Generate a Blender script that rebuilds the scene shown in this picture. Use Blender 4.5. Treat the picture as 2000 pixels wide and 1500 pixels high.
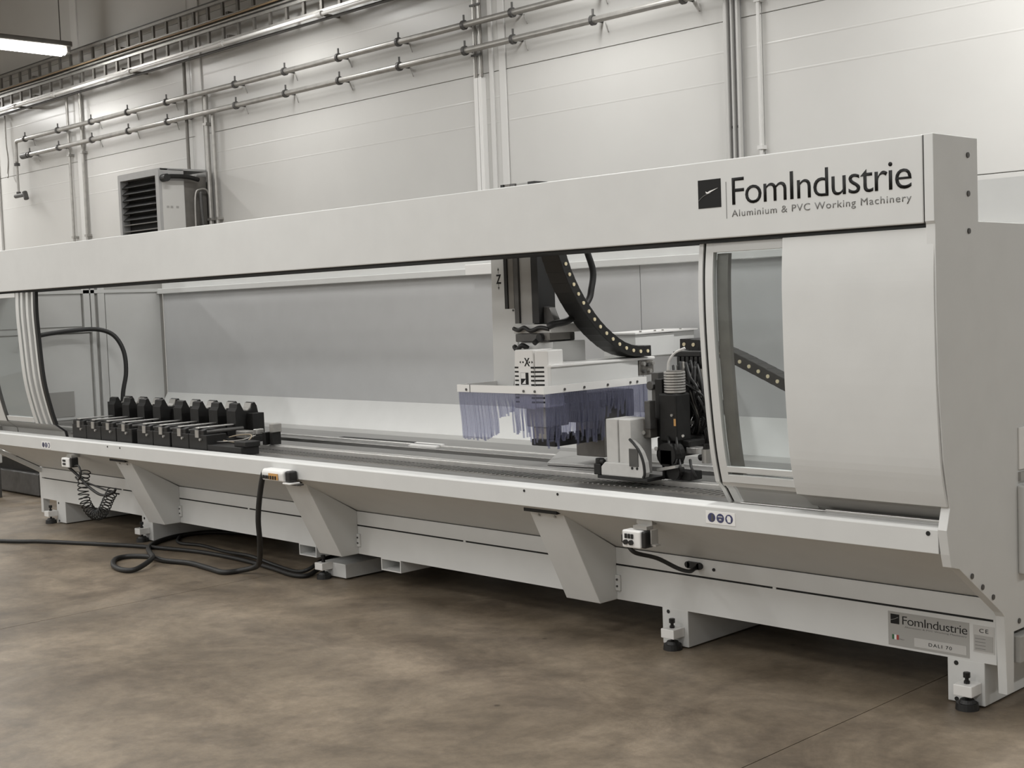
import bpy, bmesh, math, random
from mathutils import Vector, Matrix
for _o in list(bpy.data.objects): bpy.data.objects.remove(_o)
random.seed(7)
SC = bpy.context.scene
COL = SC.collection
# ------------------------------------------------------------------ camera
cd = bpy.data.cameras.new('camera'); cam = bpy.data.objects.new('camera', cd); COL.objects.link(cam)
def cam_axes(a, b, c):
    ca, sa, cb, sb, cc, sc = math.cos(a), math.sin(a), math.cos(b), math.sin(b), math.cos(c), math.sin(c)
    fwd = Vector((sa*cb, ca*cb, sb)); right = Vector((ca, -sa, 0)); up = right.cross(fwd)
    return right*cc+up*sc, -right*sc+up*cc, fwd
_r, _u, _f = cam_axes(-0.798511, -0.06093617, -0.03743093)
cam.matrix_world = Matrix(((_r.x, _u.x, -_f.x, 0), (_r.y, _u.y, -_f.y, 0), (_r.z, _u.z, -_f.z, 1.5), (0, 0, 0, 1)))
cd.sensor_width = 36; cd.lens = 36*2610.6/2000; cd.clip_start = .05; cd.clip_end = 100
SC.camera = cam
# ------------------------------------------------------------------ world, lights, exposure
w = bpy.data.worlds.new('world'); SC.world = w; w.use_nodes = True
w.node_tree.nodes['Background'].inputs[0].default_value = (.8, .79, .76, 1)
w.node_tree.nodes['Background'].inputs[1].default_value = .15
SC.view_settings.view_transform = 'Standard'; SC.view_settings.look = 'None'
SC.view_settings.gamma = 1; SC.view_settings.use_curve_mapping = False
SC.view_settings.exposure = 0.10
LAMP_Z = 4.3
def tube_and_fill_light(x, y, p=62, l=1.45):
    d = bpy.data.lights.new('tube', 'AREA'); d.shape = 'RECTANGLE'; d.size = .16; d.size_y = l
    d.energy = p; d.color = (1, .99, .965)
    o = bpy.data.objects.new('tube_and_fill_light', d); COL.objects.link(o); o.location = (x, y, LAMP_Z-.075)
LAMPS = [(x, y) for x in (-16.75, -13.15, -9.55, -5.95, -2.35, 1.25) for y in (5.83, 2.95, .1, -2.8, -5.7, -8.6)]  # two farthest front rows are added out of view to lift plinth and underside
ROW = {-16.75: 80, -13.15: 60, -9.55: 30, -5.95: 36, -2.35: 96, 1.25: 46}
for (x, y) in LAMPS: tube_and_fill_light(x, y, ROW[x] if y > 5 else (46 if y > 0 else 56)*(.74 if x > 0 else 1))

# ------------------------------------------------------------------ materials
def mat(name, col, rough=.5, metal=0.0, noise=0.0, nscale=8, bump=0.0, bscale=60, coat=0.0, spec=None, stretch=None):
    m = bpy.data.materials.new(name); m.use_nodes = True
    nt = m.node_tree; b = nt.nodes['Principled BSDF']
    b.inputs['Base Color'].default_value = (*col, 1); b.inputs['Roughness'].default_value = rough
    b.inputs['Metallic'].default_value = metal
    if coat: b.inputs['Coat Weight'].default_value = coat; b.inputs['Coat Roughness'].default_value = .15
    if spec is not None: b.inputs['Specular IOR Level'].default_value = spec
    tc = nt.nodes.new('ShaderNodeTexCoord'); mp = nt.nodes.new('ShaderNodeMapping')
    nt.links.new(tc.outputs['Object'], mp.inputs[0])
    if stretch: mp.inputs['Scale'].default_value = stretch
    if noise:
        n = nt.nodes.new('ShaderNodeTexNoise'); n.inputs['Scale'].default_value = nscale; n.inputs['Detail'].default_value = 5
        nt.links.new(mp.outputs[0], n.inputs['Vector'])
        cr = nt.nodes.new('ShaderNodeValToRGB')
        lo = [c*(1-noise) for c in col]; hi = [min(1, c*(1+noise)) for c in col]
        cr.color_ramp.elements[0].color = (*lo, 1); cr.color_ramp.elements[1].color = (*hi, 1)
        cr.color_ramp.elements[0].position = .3; cr.color_ramp.elements[1].position = .7
        nt.links.new(n.outputs['Fac'], cr.inputs[0]); nt.links.new(cr.outputs[0], b.inputs['Base Color'])
    if bump:
        n2 = nt.nodes.new('ShaderNodeTexNoise'); n2.inputs['Scale'].default_value = bscale
        nt.links.new(mp.outputs[0], n2.inputs['Vector'])
        bp = nt.nodes.new('ShaderNodeBump'); bp.inputs['Strength'].default_value = bump; bp.inputs['Distance'].default_value = .002
        nt.links.new(n2.outputs['Fac'], bp.inputs['Height']); nt.links.new(bp.outputs[0], b.inputs['Normal'])
    return m
M = {}
M['paint'] = mat('white_machine_paint', (.625, .630, .620), .42, noise=.02, bump=.06, bscale=300)
M['paint2'] = mat('grey_paint_and_shade', (.36, .355, .34), .45, noise=.03)  # real grey parts, and shade put into the colour of the kick plates
M['backpanel'] = mat('grey_back_panel', (.50, .505, .51), .42, noise=.02)
M['cast'] = mat('painted_casting', (.52, .515, .5), .5, noise=.06, nscale=20)
M['wall'] = mat('wall_sheet_white', (.585, .58, .562), .30, noise=.02, nscale=2, bump=.03, bscale=3)
M['wallseam'] = mat('wall_seam', (.42, .415, .40), .5)
M['ceil'] = mat('ceiling_sheet', (.30, .29, .27), .6, noise=.04)
M['trim'] = mat('white_trim', (.66, .655, .64), .35)
M['galv'] = mat('galvanised_steel', (.42, .41, .39), .42, .7, noise=.12, nscale=14)
M['galvd'] = mat('dull_galvanised_steel', (.20, .19, .175), .5, .6, noise=.12, nscale=14)
M['steel'] = mat('brushed_steel', (.60, .59, .57), .36, .6, noise=.06, nscale=30)
M['steelm'] = mat('machined_table_steel', (.33, .325, .315), .34, .8, noise=.12, nscale=6, stretch=(.6, 12, 12))
M['alu'] = mat('aluminium_profile', (.60, .595, .58), .34, .85, noise=.04)
M['dark'] = mat('dark_gap', (.012, .012, .011), .8)
M['black'] = mat('black_rubber', (.012, .012, .012), .5, bump=.1)
M['blackp'] = mat('black_plastic', (.009, .0088, .0085), .45)
M['blackm'] = mat('black_oxide_steel', (.009, .0088, .0085), .5, .2, noise=.3, nscale=25)
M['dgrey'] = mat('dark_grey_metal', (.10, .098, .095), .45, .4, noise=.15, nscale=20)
M['white'] = mat('white_plastic', (.78, .775, .76), .35)
M['ivory'] = mat('ivory_pin', (.75, .66, .45), .4)
M['print'] = mat('black_print', (.012, .012, .012), .6, spec=.25)
M['printg'] = mat('grey_print', (.17, .17, .165), .5)
M['plate'] = mat('nameplate_grey', (.36, .355, .34), .4)
M['platel'] = mat('nameplate_light', (.50, .495, .48), .4)
M['blue'] = mat('safety_blue', (.05, .055, .13), .45)
M['red'] = mat('flag_red', (.35, .05, .04), .5)
M['green'] = mat('flag_green', (.03, .12, .05), .5)
M['orange'] = mat('orange_label', (.55, .30, .10), .5)
M['copper'] = mat('tan_cable', (.34, .24, .14), .5)
M['brown'] = mat('tan_wire', (.30, .25, .18), .5)
M['heater'] = mat('heater_sheet', (.42, .42, .42), .35, .3, noise=.04)
def emis(name, col, s):
    m = bpy.data.materials.new(name); m.use_nodes = True; nt = m.node_tree
    b = nt.nodes['Principled BSDF']; b.inputs['Emission Color'].default_value = (*col, 1); b.inputs['Emission Strength'].default_value = s
    return m
M['lamp'] = emis('lit_tube', (1, .98, .95), 14)
def glassmat(name, tint=(.93, .95, .95), amount=.86):
    m = bpy.data.materials.new(name); m.use_nodes = True; nt = m.node_tree; nt.nodes.clear()
    out = nt.nodes.new('ShaderNodeOutputMaterial'); tr = nt.nodes.new('ShaderNodeBsdfTransparent'); gl = nt.nodes.new('ShaderNodeBsdfGlossy')
    df = nt.nodes.new('ShaderNodeBsdfDiffuse'); df.inputs[0].default_value = (.30, .31, .31, 1)
    tr.inputs[0].default_value = (*tint, 1); gl.inputs['Roughness'].default_value = .03
    fr = nt.nodes.new('ShaderNodeFresnel'); fr.inputs[0].default_value = 1.5
    m0 = nt.nodes.new('ShaderNodeMixShader'); m0.inputs[0].default_value = 1-amount
    nt.links.new(tr.outputs[0], m0.inputs[1]); nt.links.new(df.outputs[0], m0.inputs[2])
    ge = nt.nodes.new('ShaderNodeNewGeometry'); iv = nt.nodes.new('ShaderNodeMath'); iv.operation = 'SUBTRACT'; iv.inputs[0].default_value = 1
    nt.links.new(ge.outputs['Backfacing'], iv.inputs[1]); ml = nt.nodes.new('ShaderNodeMath'); ml.operation = 'MULTIPLY'
    nt.links.new(fr.outputs[0], ml.inputs[0]); nt.links.new(iv.outputs[0], ml.inputs[1])
    mx = nt.nodes.new('ShaderNodeMixShader'); nt.links.new(ml.outputs[0], mx.inputs[0])
    nt.links.new(m0.outputs[0], mx.inputs[1]); nt.links.new(gl.outputs[0], mx.inputs[2]); nt.links.new(mx.outputs[0], out.inputs[0])
    return m
M['glass'] = glassmat('clear_polycarbonate', amount=.97)
def stripmat():
    m = bpy.data.materials.new('clear_violet_strip'); m.use_nodes = True; nt = m.node_tree; nt.nodes.clear()
    out = nt.nodes.new('ShaderNodeOutputMaterial'); tr = nt.nodes.new('ShaderNodeBsdfTransparent'); df = nt.nodes.new('ShaderNodeBsdfPrincipled')
    df.inputs['Base Color'].default_value = (.20, .205, .27, 1); df.inputs['Roughness'].default_value = .25
    tr.inputs[0].default_value = (.84, .85, .93, 1)
    mx = nt.nodes.new('ShaderNodeMixShader'); mx.inputs[0].default_value = .26
    nt.links.new(tr.outputs[0], mx.inputs[1]); nt.links.new(df.outputs[0], mx.inputs[2]); nt.links.new(mx.outputs[0], out.inputs[0])
    return m
M['strip'] = stripmat()
def floormat():
    m = bpy.data.materials.new('worn_concrete'); m.use_nodes = True; nt = m.node_tree; b = nt.nodes['Principled BSDF']
    tc = nt.nodes.new('ShaderNodeTexCoord')
    def noise(s, d, rough=.6, dist=0):
        n = nt.nodes.new('ShaderNodeTexNoise'); n.inputs['Scale'].default_value = s; n.inputs['Detail'].default_value = d
        n.inputs['Roughness'].default_value = rough; n.inputs['Distortion'].default_value = dist
        nt.links.new(tc.outputs['Object'], n.inputs['Vector']); return n
    n1 = noise(1.5, 10, .68, .5); n2 = noise(5, 9, .75, .3); n3 = noise(60, 3); n4 = noise(22, 8, .8)
    cr = nt.nodes.new('ShaderNodeValToRGB'); e = cr.color_ramp.elements
    e[0].position = .36; e[0].color = (.138, .108, .077, 1); e[1].position = .64; e[1].color = (.295, .239, .175, 1)
    x = e.new(.5); x.color = (.212, .170, .123, 1)
    nt.links.new(n1.outputs['Fac'], cr.inputs[0])
    mx = nt.nodes.new('ShaderNodeMix'); mx.data_type = 'RGBA'; mx.blend_type = 'MULTIPLY'; mx.inputs[0].default_value = .75
    cr2 = nt.nodes.new('ShaderNodeValToRGB'); cr2.color_ramp.elements[0].position = .40; cr2.color_ramp.elements[0].color = (.70, .70, .71, 1)
    cr2.color_ramp.elements[1].position = .56; cr2.color_ramp.elements[1].color = (1, 1, 1, 1)
    nt.links.new(n2.outputs['Fac'], cr2.inputs[0]); nt.links.new(cr.outputs[0], mx.inputs[6]); nt.links.new(cr2.outputs[0], mx.inputs[7])
    cr4 = nt.nodes.new('ShaderNodeValToRGB'); cr4.color_ramp.elements[0].position = .36; cr4.color_ramp.elements[0].color = (.78, .77, .76, 1)
    cr4.color_ramp.elements[1].position = .6; cr4.color_ramp.elements[1].color = (1.0, 1.0, 1.0, 1)
    nt.links.new(n4.outputs['Fac'], cr4.inputs[0])
    mx4 = nt.nodes.new('ShaderNodeMix'); mx4.data_type = 'RGBA'; mx4.blend_type = 'MULTIPLY'; mx4.inputs[0].default_value = .9
    nt.links.new(mx.outputs[2], mx4.inputs[6]); nt.links.new(cr4.outputs[0], mx4.inputs[7]); mx = mx4
    # small dark chips
    v = nt.nodes.new('ShaderNodeTexVoronoi'); v.inputs['Scale'].default_value = 2.6; v.inputs['Randomness'].default_value = 1
    nt.links.new(tc.outputs['Object'], v.inputs['Vector'])
    cr3 = nt.nodes.new('ShaderNodeValToRGB'); cr3.color_ramp.elements[0].position = .02; cr3.color_ramp.elements[0].color = (.35, .33, .3, 1)
    cr3.color_ramp.elements[1].position = .04; cr3.color_ramp.elements[1].color = (1, 1, 1, 1)
    nt.links.new(v.outputs['Distance'], cr3.inputs[0])
    mx2 = nt.nodes.new('ShaderNodeMix'); mx2.data_type = 'RGBA'; mx2.blend_type = 'MULTIPLY'; mx2.inputs[0].default_value = .8
    nt.links.new(mx.outputs[2], mx2.inputs[6]); nt.links.new(cr3.outputs[0], mx2.inputs[7])
    nt.links.new(mx2.outputs[2], b.inputs['Base Color'])
    rr = nt.nodes.new('ShaderNodeMapRange'); rr.inputs[3].default_value = .34; rr.inputs[4].default_value = .6
    nt.links.new(n2.outputs['Fac'], rr.inputs[0]); nt.links.new(rr.outputs[0], b.inputs['Roughness'])
    bp = nt.nodes.new('ShaderNodeBump'); bp.inputs['Strength'].default_value = .12; bp.inputs['Distance'].default_value = .003
    nt.links.new(n3.outputs['Fac'], bp.inputs['Height']); nt.links.new(bp.outputs[0], b.inputs['Normal'])
    return m
M['floor'] = floormat()

# ------------------------------------------------------------------ object helpers
def thing(name, loc, label=None, cat=None, group=None, kind=None):
    o = bpy.data.objects.new(name, None); COL.objects.link(o); o.location = loc; o.empty_display_size = .1
    return tag(o, label, cat, group, kind)
def tag(o, label=None, cat=None, group=None, kind=None):
    if label: o['label'] = label
    if cat: o['category'] = cat
    if group: o['group'] = group
    if kind: o['kind'] = kind
    return o
def wloc(o):
    v = Vector((0, 0, 0))
    while o is not None: v += o.location; o = o.parent
    return v
class G:
    def __init__(s): s.v = []; s.f = []; s.smooth = False
    def box(s, x0, x1, y0, y1, z0, z1):
        n = len(s.v)
        s.v += [(x, y, z) for x in (x0, x1) for y in (y0, y1) for z in (z0, z1)]
        s.f += [tuple(n+i for i in q) for q in ((0, 1, 3, 2), (4, 6, 7, 5), (0, 4, 5, 1), (2, 3, 7, 6), (0, 2, 6, 4), (1, 5, 7, 3))]
        return s
    def prism(s, prof, a, b, axis='x'):
        n = len(s.v); k = len(prof)
        for t in (a, b):
            for (p, q) in prof:
                s.v.append({'x': (t, p, q), 'y': (p, t, q), 'z': (p, q, t)}[axis])
        s.f.append(tuple(range(n, n+k))); s.f.append(tuple(range(n+2*k-1, n+k-1, -1)))
        for i in range(k):
            j = (i+1) % k; s.f.append((n+i, n+k+i, n+k+j, n+j))
        return s
    def cyl(s, p0, p1, r, n=16, r1=None):
        p0 = Vector(p0); p1 = Vector(p1); d = (p1-p0).normalized()
        a = d.orthogonal().normalized(); b = d.cross(a); k = len(s.v); r1 = r if r1 is None else r1
        for (p, rr) in ((p0, r), (p1, r1)):
            for i in range(n):
                t = 2*math.pi*i/n; s.v.append(tuple(p+a*math.cos(t)*rr+b*math.sin(t)*rr))
        for i in range(n):
            j = (i+1) % n; s.f.append((k+i, k+j, k+n+j, k+n+i))
        s.f.append(tuple(range(k+n-1, k-1, -1))); s.f.append(tuple(range(k+n, k+2*n))); return s
    def tube(s, pts, r, n=8, sub=6, smooth=True):
        P = [Vector(p) for p in pts]
        if smooth and len(P) > 2:
            Q = []
            for i in range(len(P)-1):
                p0 = P[max(i-1, 0)]; p1 = P[i]; p2 = P[i+1]; p3 = P[min(i+2, len(P)-1)]
                for j in range(sub):
                    t = j/sub
                    Q.append(.5*((2*p1)+(-p0+p2)*t+(2*p0-5*p1+4*p2-p3)*t*t+(-p0+3*p1-3*p2+p3)*t**3))
            Q.append(P[-1]); P = Q
        k = len(s.v); a = None
        for i, p in enumerate(P):
            d = (P[min(i+1, len(P)-1)]-P[max(i-1, 0)]).normalized()
            a = d.orthogonal().normalized() if a is None else (a-d*a.dot(d)).normalized()
            b = d.cross(a)
            for j in range(n):
                t = 2*math.pi*j/n; s.v.append(tuple(p+a*math.cos(t)*r+b*math.sin(t)*r))
        for i in range(len(P)-1):
            for j in range(n):
                jj = (j+1) % n; s.f.append((k+i*n+j, k+i*n+jj, k+(i+1)*n+jj, k+(i+1)*n+j))
        s.f.append(tuple(range(k+n-1, k-1, -1))); e = k+(len(P)-1)*n; s.f.append(tuple(range(e, e+n)))
        s.smooth = True; return s
    def sheet(s, prof, th, x0, x1, nx=1):
        # curved sheet: prof list of (y,z), thickness th towards +y
        back = [(y+th, z) for (y, z) in reversed(prof)]
        return s.prism(prof+back, x0, x1, 'x')
    def build(s, name, m, parent=None, bevel=0, label=None, kind=None):
        me = bpy.data.meshes.new(name)
        off = wloc(parent) if parent is not None else Vector((0, 0, 0))
        me.from_pydata([tuple(Vector(p)-off) for p in s.v], [], s.f)
        bm = bmesh.new(); bm.from_mesh(me); bmesh.ops.recalc_face_normals(bm, faces=bm.faces)
        if bevel:
            es = [e for e in bm.edges if len(e.link_faces) == 2 and e.calc_face_angle(0) > .6]
            bmesh.ops.bevel(bm, geom=es, offset=bevel, segments=2, affect='EDGES', profile=.5, clamp_overlap=True)
        if s.smooth:
            for f in bm.faces: f.smooth = len(f.verts) == 4
        bm.to_mesh(me); bm.free()
        me.materials.append(M[m])
        o = bpy.data.objects.new(name, me); COL.objects.link(o)
        if parent is not None: o.parent = parent
        if label: o['label'] = label
        if kind: o['kind'] = kind
        return o
def B(name, m, parent, *b, bevel=0, label=None): return G().box(*b).build(name, m, parent, bevel, label)
def catmull(prof, sub=6):
    P = [Vector((p[0], p[1])) for p in prof]; Q = []
    for i in range(len(P)-1):
        p0 = P[max(i-1, 0)]; p1 = P[i]; p2 = P[i+1]; p3 = P[min(i+2, len(P)-1)]
        for j in range(sub):
            t = j/sub; q = .5*((2*p1)+(-p0+p2)*t+(2*p0-5*p1+4*p2-p3)*t*t+(-p0+3*p1-3*p2+p3)*t**3); Q.append((q.x, q.y))
    Q.append((P[-1].x, P[-1].y)); return Q
def text(name, s, m, parent, x0, x1, base, y, cap, depth=.0012, bold=0.0, axis='x', spacing=1.0):
    """flat lettering on a face whose normal is -Y; fitted to x0..x1 with capital height cap"""
    cu = bpy.data.curves.new(name, 'FONT'); cu.body = s; cu.size = 1; cu.extrude = .0; cu.offset = bold; cu.space_character = spacing
    cu.resolution_u = 4
    t = bpy.data.objects.new(name, cu); COL.objects.link(t)
    bpy.context.view_layer.update()
    me = bpy.data.meshes.new_from_object(t.evaluated_get(bpy.context.evaluated_depsgraph_get()))
    bpy.data.objects.remove(t)
    xs = [v.co.x for v in me.vertices]; mn, mx = min(xs), max(xs)
    off = wloc(parent)
    for v in me.vertices:
        u = (v.co.x-mn)/(mx-mn); h = v.co.y/.729*cap
        v.co = Vector((x0+u*(x1-x0), y, base+h))-off
    bm = bmesh.new(); bm.from_mesh(me)
    r = bmesh.ops.extrude_face_region(bm, geom=list(bm.faces))
    for v in [g for g in r['geom'] if isinstance(g, bmesh.types.BMVert)]: v.co.y -= depth
    bmesh.ops.recalc_face_normals(bm, faces=bm.faces); bm.to_mesh(me); bm.free()
    me.materials.clear(); me.materials.append(M[m]); me.name = name
    o = bpy.data.objects.new(name, me); COL.objects.link(o); o.parent = parent
    return o
def copy_tree(o, parent=None, dloc=None):
    c = o.copy(); COL.objects.link(c)
    if parent is not None: c.parent = parent
    if dloc is not None: c.location = o.location+Vector(dloc)
    for ch in list(o.children): copy_tree(ch, c)
    return c
def screw(parent, x, y, z, r=.006, n='-y', name='screw', m='dgrey'):
    d = {'-y': (0, -.004, 0), '+x': (.004, 0, 0)}[n]
    return G().cyl((x, y, z), (x+d[0], y+d[1], z+d[2]), r, 10).build(name, m, parent)

# ================================================================== ROOM
YW = 7.0
fl = thing('floor', (0, 0, 0), kind='structure')
B('floor_base', 'dark', fl, -18.5, 5.5, -12, 7.3, -.1, -.006)
xs = [-18.5, -14.2, -10.3, -6.4, -2.5, 1.4, 5.5]; ys = [-12, -3.2, 1.0, 7.3]
for i in range(6):
    for j in range(3):
        B('floor_slab', 'floor', fl, xs[i]+.002, xs[i+1]-.002, ys[j]+.002, ys[j+1]-.002, -.0065, 0)
# back wall of sandwich panels
wb = thing('wall_back', (0, YW, 0), kind='structure')
B('wall_backing', 'wallseam', wb, -18.5, 5.5, YW+.012, YW+.2, 0, 5.6)
zb = [0, .98, 2.10, 3.22, 4.34, 5.6]; xb = [-18.5, -15.93, -13.86, -11.5, -7.12, -4.86, -.6, 5.5]
for i in range(len(xb)-1):
    for j in range(len(zb)-1):
        g = G().box(xb[i]+.002, xb[i+1]-.002, YW, YW+.03, zb[j]+.0025, zb[j+1]-.0025)
        g.build('wall_panel', 'wall', wb, .002)
        if j in (2, 3):
            for dz in ((.745, .93) if j == 2 else (.56,)):      # shallow rolled ribs
                z = zb[j]+dz
                G().prism([(YW, z-.007), (YW-.0008, z-.003), (YW-.0008, z+.003), (YW, z+.007)], xb[i]+.01, xb[i+1]-.01).build('panel_rib', 'wall', wb)
for (n, b) in (('wall_left', (-18.7, -18.5, -12, 7.3, 0, 5.6)), ('wall_right', (5.5, 5.7, -12, 7.3, 0, 5.6)), ('wall_front', (-18.5, 5.5, -12.2, -12, 0, 5.6))):
    tag(B(n, 'wall', None, *b), kind='structure')
tag(B('ceiling', 'ceil', None, -18.7, 5.7, -12.2, 7.4, 5.6, 5.7), kind='structure')
def trim(name, x0, x1, d, z0, z1, m):
    o = thing(name, ((x0+x1)/2, YW, z0), kind='structure'); return o
# steel post cover between the two right hand pipes
t1 = thing('trim_1', (-5.06, YW, 0), kind='structure')
B('post_web', 'heater', t1, -5.108, -5.012, YW-.02, YW, 0, 5.6)
B('post_flange', 'platel', t1, -5.118, -5.092, YW-.05, YW-.02, 0, 5.6, bevel=.004)
B('post_flange', 'platel', t1, -5.062, -5.052, YW-.05, YW-.02, 0, 5.6, bevel=.002)
B('post_flange', 'platel', t1, -5.022, -5.004, YW-.05, YW-.02, 0, 5.6, bevel=.004)
for x in (-5.078, -5.036): screw(t1, x, YW-.02, 2.55, .011)
t2 = thing('trim_2', (-7.13, YW, 0), kind='structure')
B('joint_cover', 'trim', t2, -7.19, -7.12, YW-.012, YW, 0, 5.6, bevel=.004)
B('joint_cover_edge', 'trim', t2, -7.29, -7.25, YW-.018, YW, 0, 5.6, bevel=.004)
t3 = thing('trim_3', (-11.5, YW, 0), kind='structure')
B('joint_cover', 'trim', t3, -11.44, -11.28, YW-.015, YW, 0, 5.6, bevel=.004)
t4 = thing('trim_4', (-13.82, YW, 0), kind='structure')
B('joint_cover', 'trim', t4, -13.86, -13.72, YW-.02, YW, 0, 5.6, bevel=.004)
t5 = thing('trim_5', (-15.93, YW, 0), kind='structure')
B('joint_cover', 'trim', t5, -15.98, -15.90, YW-.03, YW, 0, 5.6, bevel=.008)

# ---- pipes along the wall
def wall_pipe(z, label, xl, clips, drop=None):
    t = thing('wall_pipe', (xl, 6.9, z), label, 'pipe', 'long grey steel pipes clipped along the wall')
    G().cyl((xl, 6.9, z), (5.4, 6.9, z), .024, 14).build('pipe', 'galv', t)
    for x in clips:
        g = G().cyl((x-.012, 6.9, z), (x+.012, 6.9, z), .036, 14)
        c = g.build('pipe_clip', 'dgrey', t)
        G().cyl((x, 6.9, z+.03), (x, 6.9, z+.075), .008, 8).cyl((x, 6.9, z), (x, YW, z), .009, 8).build('clip_bolt', 'dgrey', c)
        G().tube([(x+.04, 6.98, z-.01), (x+.05, 6.985, z-.05), (x+.06, 6.99, z-.08)], .004, 5, 3).build('tie_end', 'galv', c)
    return t
cx = [-5.385, -6.162, -6.939, -7.455, -8.224, -9.006, -9.78, -10.567, -11.788, -12.562, -13.348, -14.124]
wp = wall_pipe(3.585, 'upper of the two long grey steel pipes clipped along the wall', -15.15, cx+[-4.6, -3.8, -14.95])
G().tube([(-15.15, 6.9, 3.585), (-15.19, 6.9, 3.57), (-15.2, 6.9, 3.5), (-15.2, 6.9, 3.32)], .02, 8, 4).build('pipe_elbow', 'galv', wp)
wp2 = wall_pipe(3.395, 'lower of the two long grey steel pipes clipped along the wall', -15.0, cx+[-4.6, -3.8, -14.85])
G().cyl((-15.05, 6.9, 3.395), (-14.9, 6.9, 3.395), .034, 12).build('end_fitting', 'dgrey', wp2)
dv = thing('drop_pipe', (-15.2, 6.9, 2.95), 'thin white air drop pipe ending in a small tap, far left of wall', 'pipe')
G().cyl((-15.2, 6.9, 3.3), (-15.2, 6.9, 3.0), .014, 10).build('pipe', 'galv', dv)
G().cyl((-15.2, 6.9, 3.30), (-15.2, 6.9, 3.33), .034, 10).cyl((-15.2, 6.9, 3.0), (-15.2, 6.9, 2.97), .026, 10).build('collar', 'dgrey', dv)
G().cyl((-15.24, 6.88, 2.95), (-15.0, 6.88, 2.95), .024, 10).cyl((-15.0, 6.88, 2.98), (-14.96, 6.88, 2.90), .03, 10).build('tap', 'dgrey', dv)
# ---- ladder trays
def ladder(z0, z1, label, loaded):
    t = thing('cable_ladder', (-12, 6.86, z0), label, 'cable tray', 'steel cable ladders high on the wall')
    x0, x1 = -17.5, -6.6
    for z, s in ((z0, -1), (z1, 1)):
        G().box(x0, x1, 6.84, 6.88, z-.012, z+.012).build('side_rail', 'galv', t)
        G().box(x0, x1, 6.835, 6.885, z+.012 if s > 0 else z-.022, z+.024 if s > 0 else z-.012).build('rail_flange', 'dgrey', t)
    x = x0+.1
    while x < x1:
        G().box(x-.016, x+.016, 6.85, 6.872, z0, z1).build('rung', 'galvd', t); x += .25
    for x in (-16.6, -14.6, -12.6, -10.6, -8.6):
        G().box(x-.02, x+.02, 6.87, YW, z0+.02, z0+.05).build('wall_bracket', 'galvd', t)
    return t
ladder(4.195, 4.345, 'upper steel cable ladder fixed edgewise high on the wall', 0)
ladder(3.985, 4.12, 'lower steel cable ladder fixed edgewise above the wall pipes', 1)
cb = [('copper', 4.180, .009, 'tan cable lying between the two cable ladders'), ('galv', 4.148, .010, 'pale grey cable just under the tan cable between ladders')]
for m, z, r, lb in cb:
    pts = [(-17.5+i*.6, 6.82+random.uniform(-.006, .006), z+random.uniform(-.003, .003)) for i in range(19)]
    o = G().tube(pts, r, 6, 4).build('tray_cable', m); tag(o, lb, 'cable')
g = G().cyl((-17.5, 6.80, 3.945), (-6.6, 6.80, 3.945), .016, 12)
o = thing('conduit', (-12, 6.8, 3.945), 'white conduit running just below the lower cable ladder', 'conduit')
g.build('pipe', 'white', o)
for x in (-14.95, -13.98, -12.3, -10.6, -9.1, -8.35): G().cyl((x-.03, 6.8, 3.945), (x+.03, 6.8, 3.945), .026, 12).build('socket', 'trim', o)
for x in (-14.95, -12.3, -9.1): G().box(x-.01, x+.01, 6.8, YW, 3.935, 3.955).build('holder', 'galvd', o)
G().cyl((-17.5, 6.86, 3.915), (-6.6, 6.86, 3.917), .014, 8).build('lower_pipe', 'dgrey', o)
# ---- vertical conduits
def vcond(name, x, z0, z1, r, m, label, y=6.955, group=None):
    t = thing(name, (x, y, z0), label, 'conduit', group)
    G().cyl((x, y, z0), (x, y, z1), r, 10).build('pipe', m, t)
    z = z0+.5
    while z < z1-.1:
        G().box(x-r-.008, x+r+.008, y-r-.004, YW, z-.012, z+.012).build('saddle', m, t); z += .9
    return t
vcond('vertical_conduit', -13.99, .1, 3.93, .016, 'galv', 'thin grey conduit left of the far left white wall joint cover')
vcond('vertical_conduit', -13.68, .1, 3.95, .018, 'galv', 'darker grey conduit right of the far left white wall joint cover')
vcond('vertical_conduit', -11.17, .1, 3.62, .024, 'galv', 'thick grey riser pipe right of the unit heater')
vcond('vertical_conduit', -11.05, .1, 3.40, .018, 'galv', 'thin grey riser pipe beside thicker riser, right of heater', y=6.95)
vcond('vertical_conduit', -4.865, .1, 5.5, .012, 'trim', 'slim white conduit right of the grey steel post', y=6.97)
o = vcond('vertical_conduit', -11.50, 2.9, 3.95, .017, 'galvd', 'dark cable drop coming down onto the unit heater', y=6.94)
o = thing('vertical_conduit', (-15.57, 6.95, 3.2), 'thin loose grey cable hanging below the ladders at far left', 'cable')
G().tube([(-15.57, 6.95, 3.93), (-15.57, 6.95, 3.6), (-15.54, 6.95, 3.4), (-15.57, 6.95, 3.25), (-15.53, 6.93, 3.2)], .010, 6).build('cable', 'galv', o)
o = thing('cable_duct', (-7.38, 6.96, 0), 'white twin cable trunking on the wall behind the machine', 'trunking')
B('duct', 'white', o, -7.428, -7.39, 6.95, YW, .1, 3.19, bevel=.003); B('duct', 'white', o, -7.382, -7.345, 6.95, YW, .1, 3.19, bevel=.003)
for i, x in enumerate((-7.425, -7.40, -7.36, -7.34)):
    G().cyl((x, 6.96, 3.19), (x+(.02 if i < 2 else -.0), 6.96, 5.5), .008, 6).build('cable', 'galvd' if i % 2 else 'galv', o)
for z in (3.35, 3.72): B('cable_tie', 'dgrey', o, -7.44, -7.33, 6.945, 6.952, z, z+.015)
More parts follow.
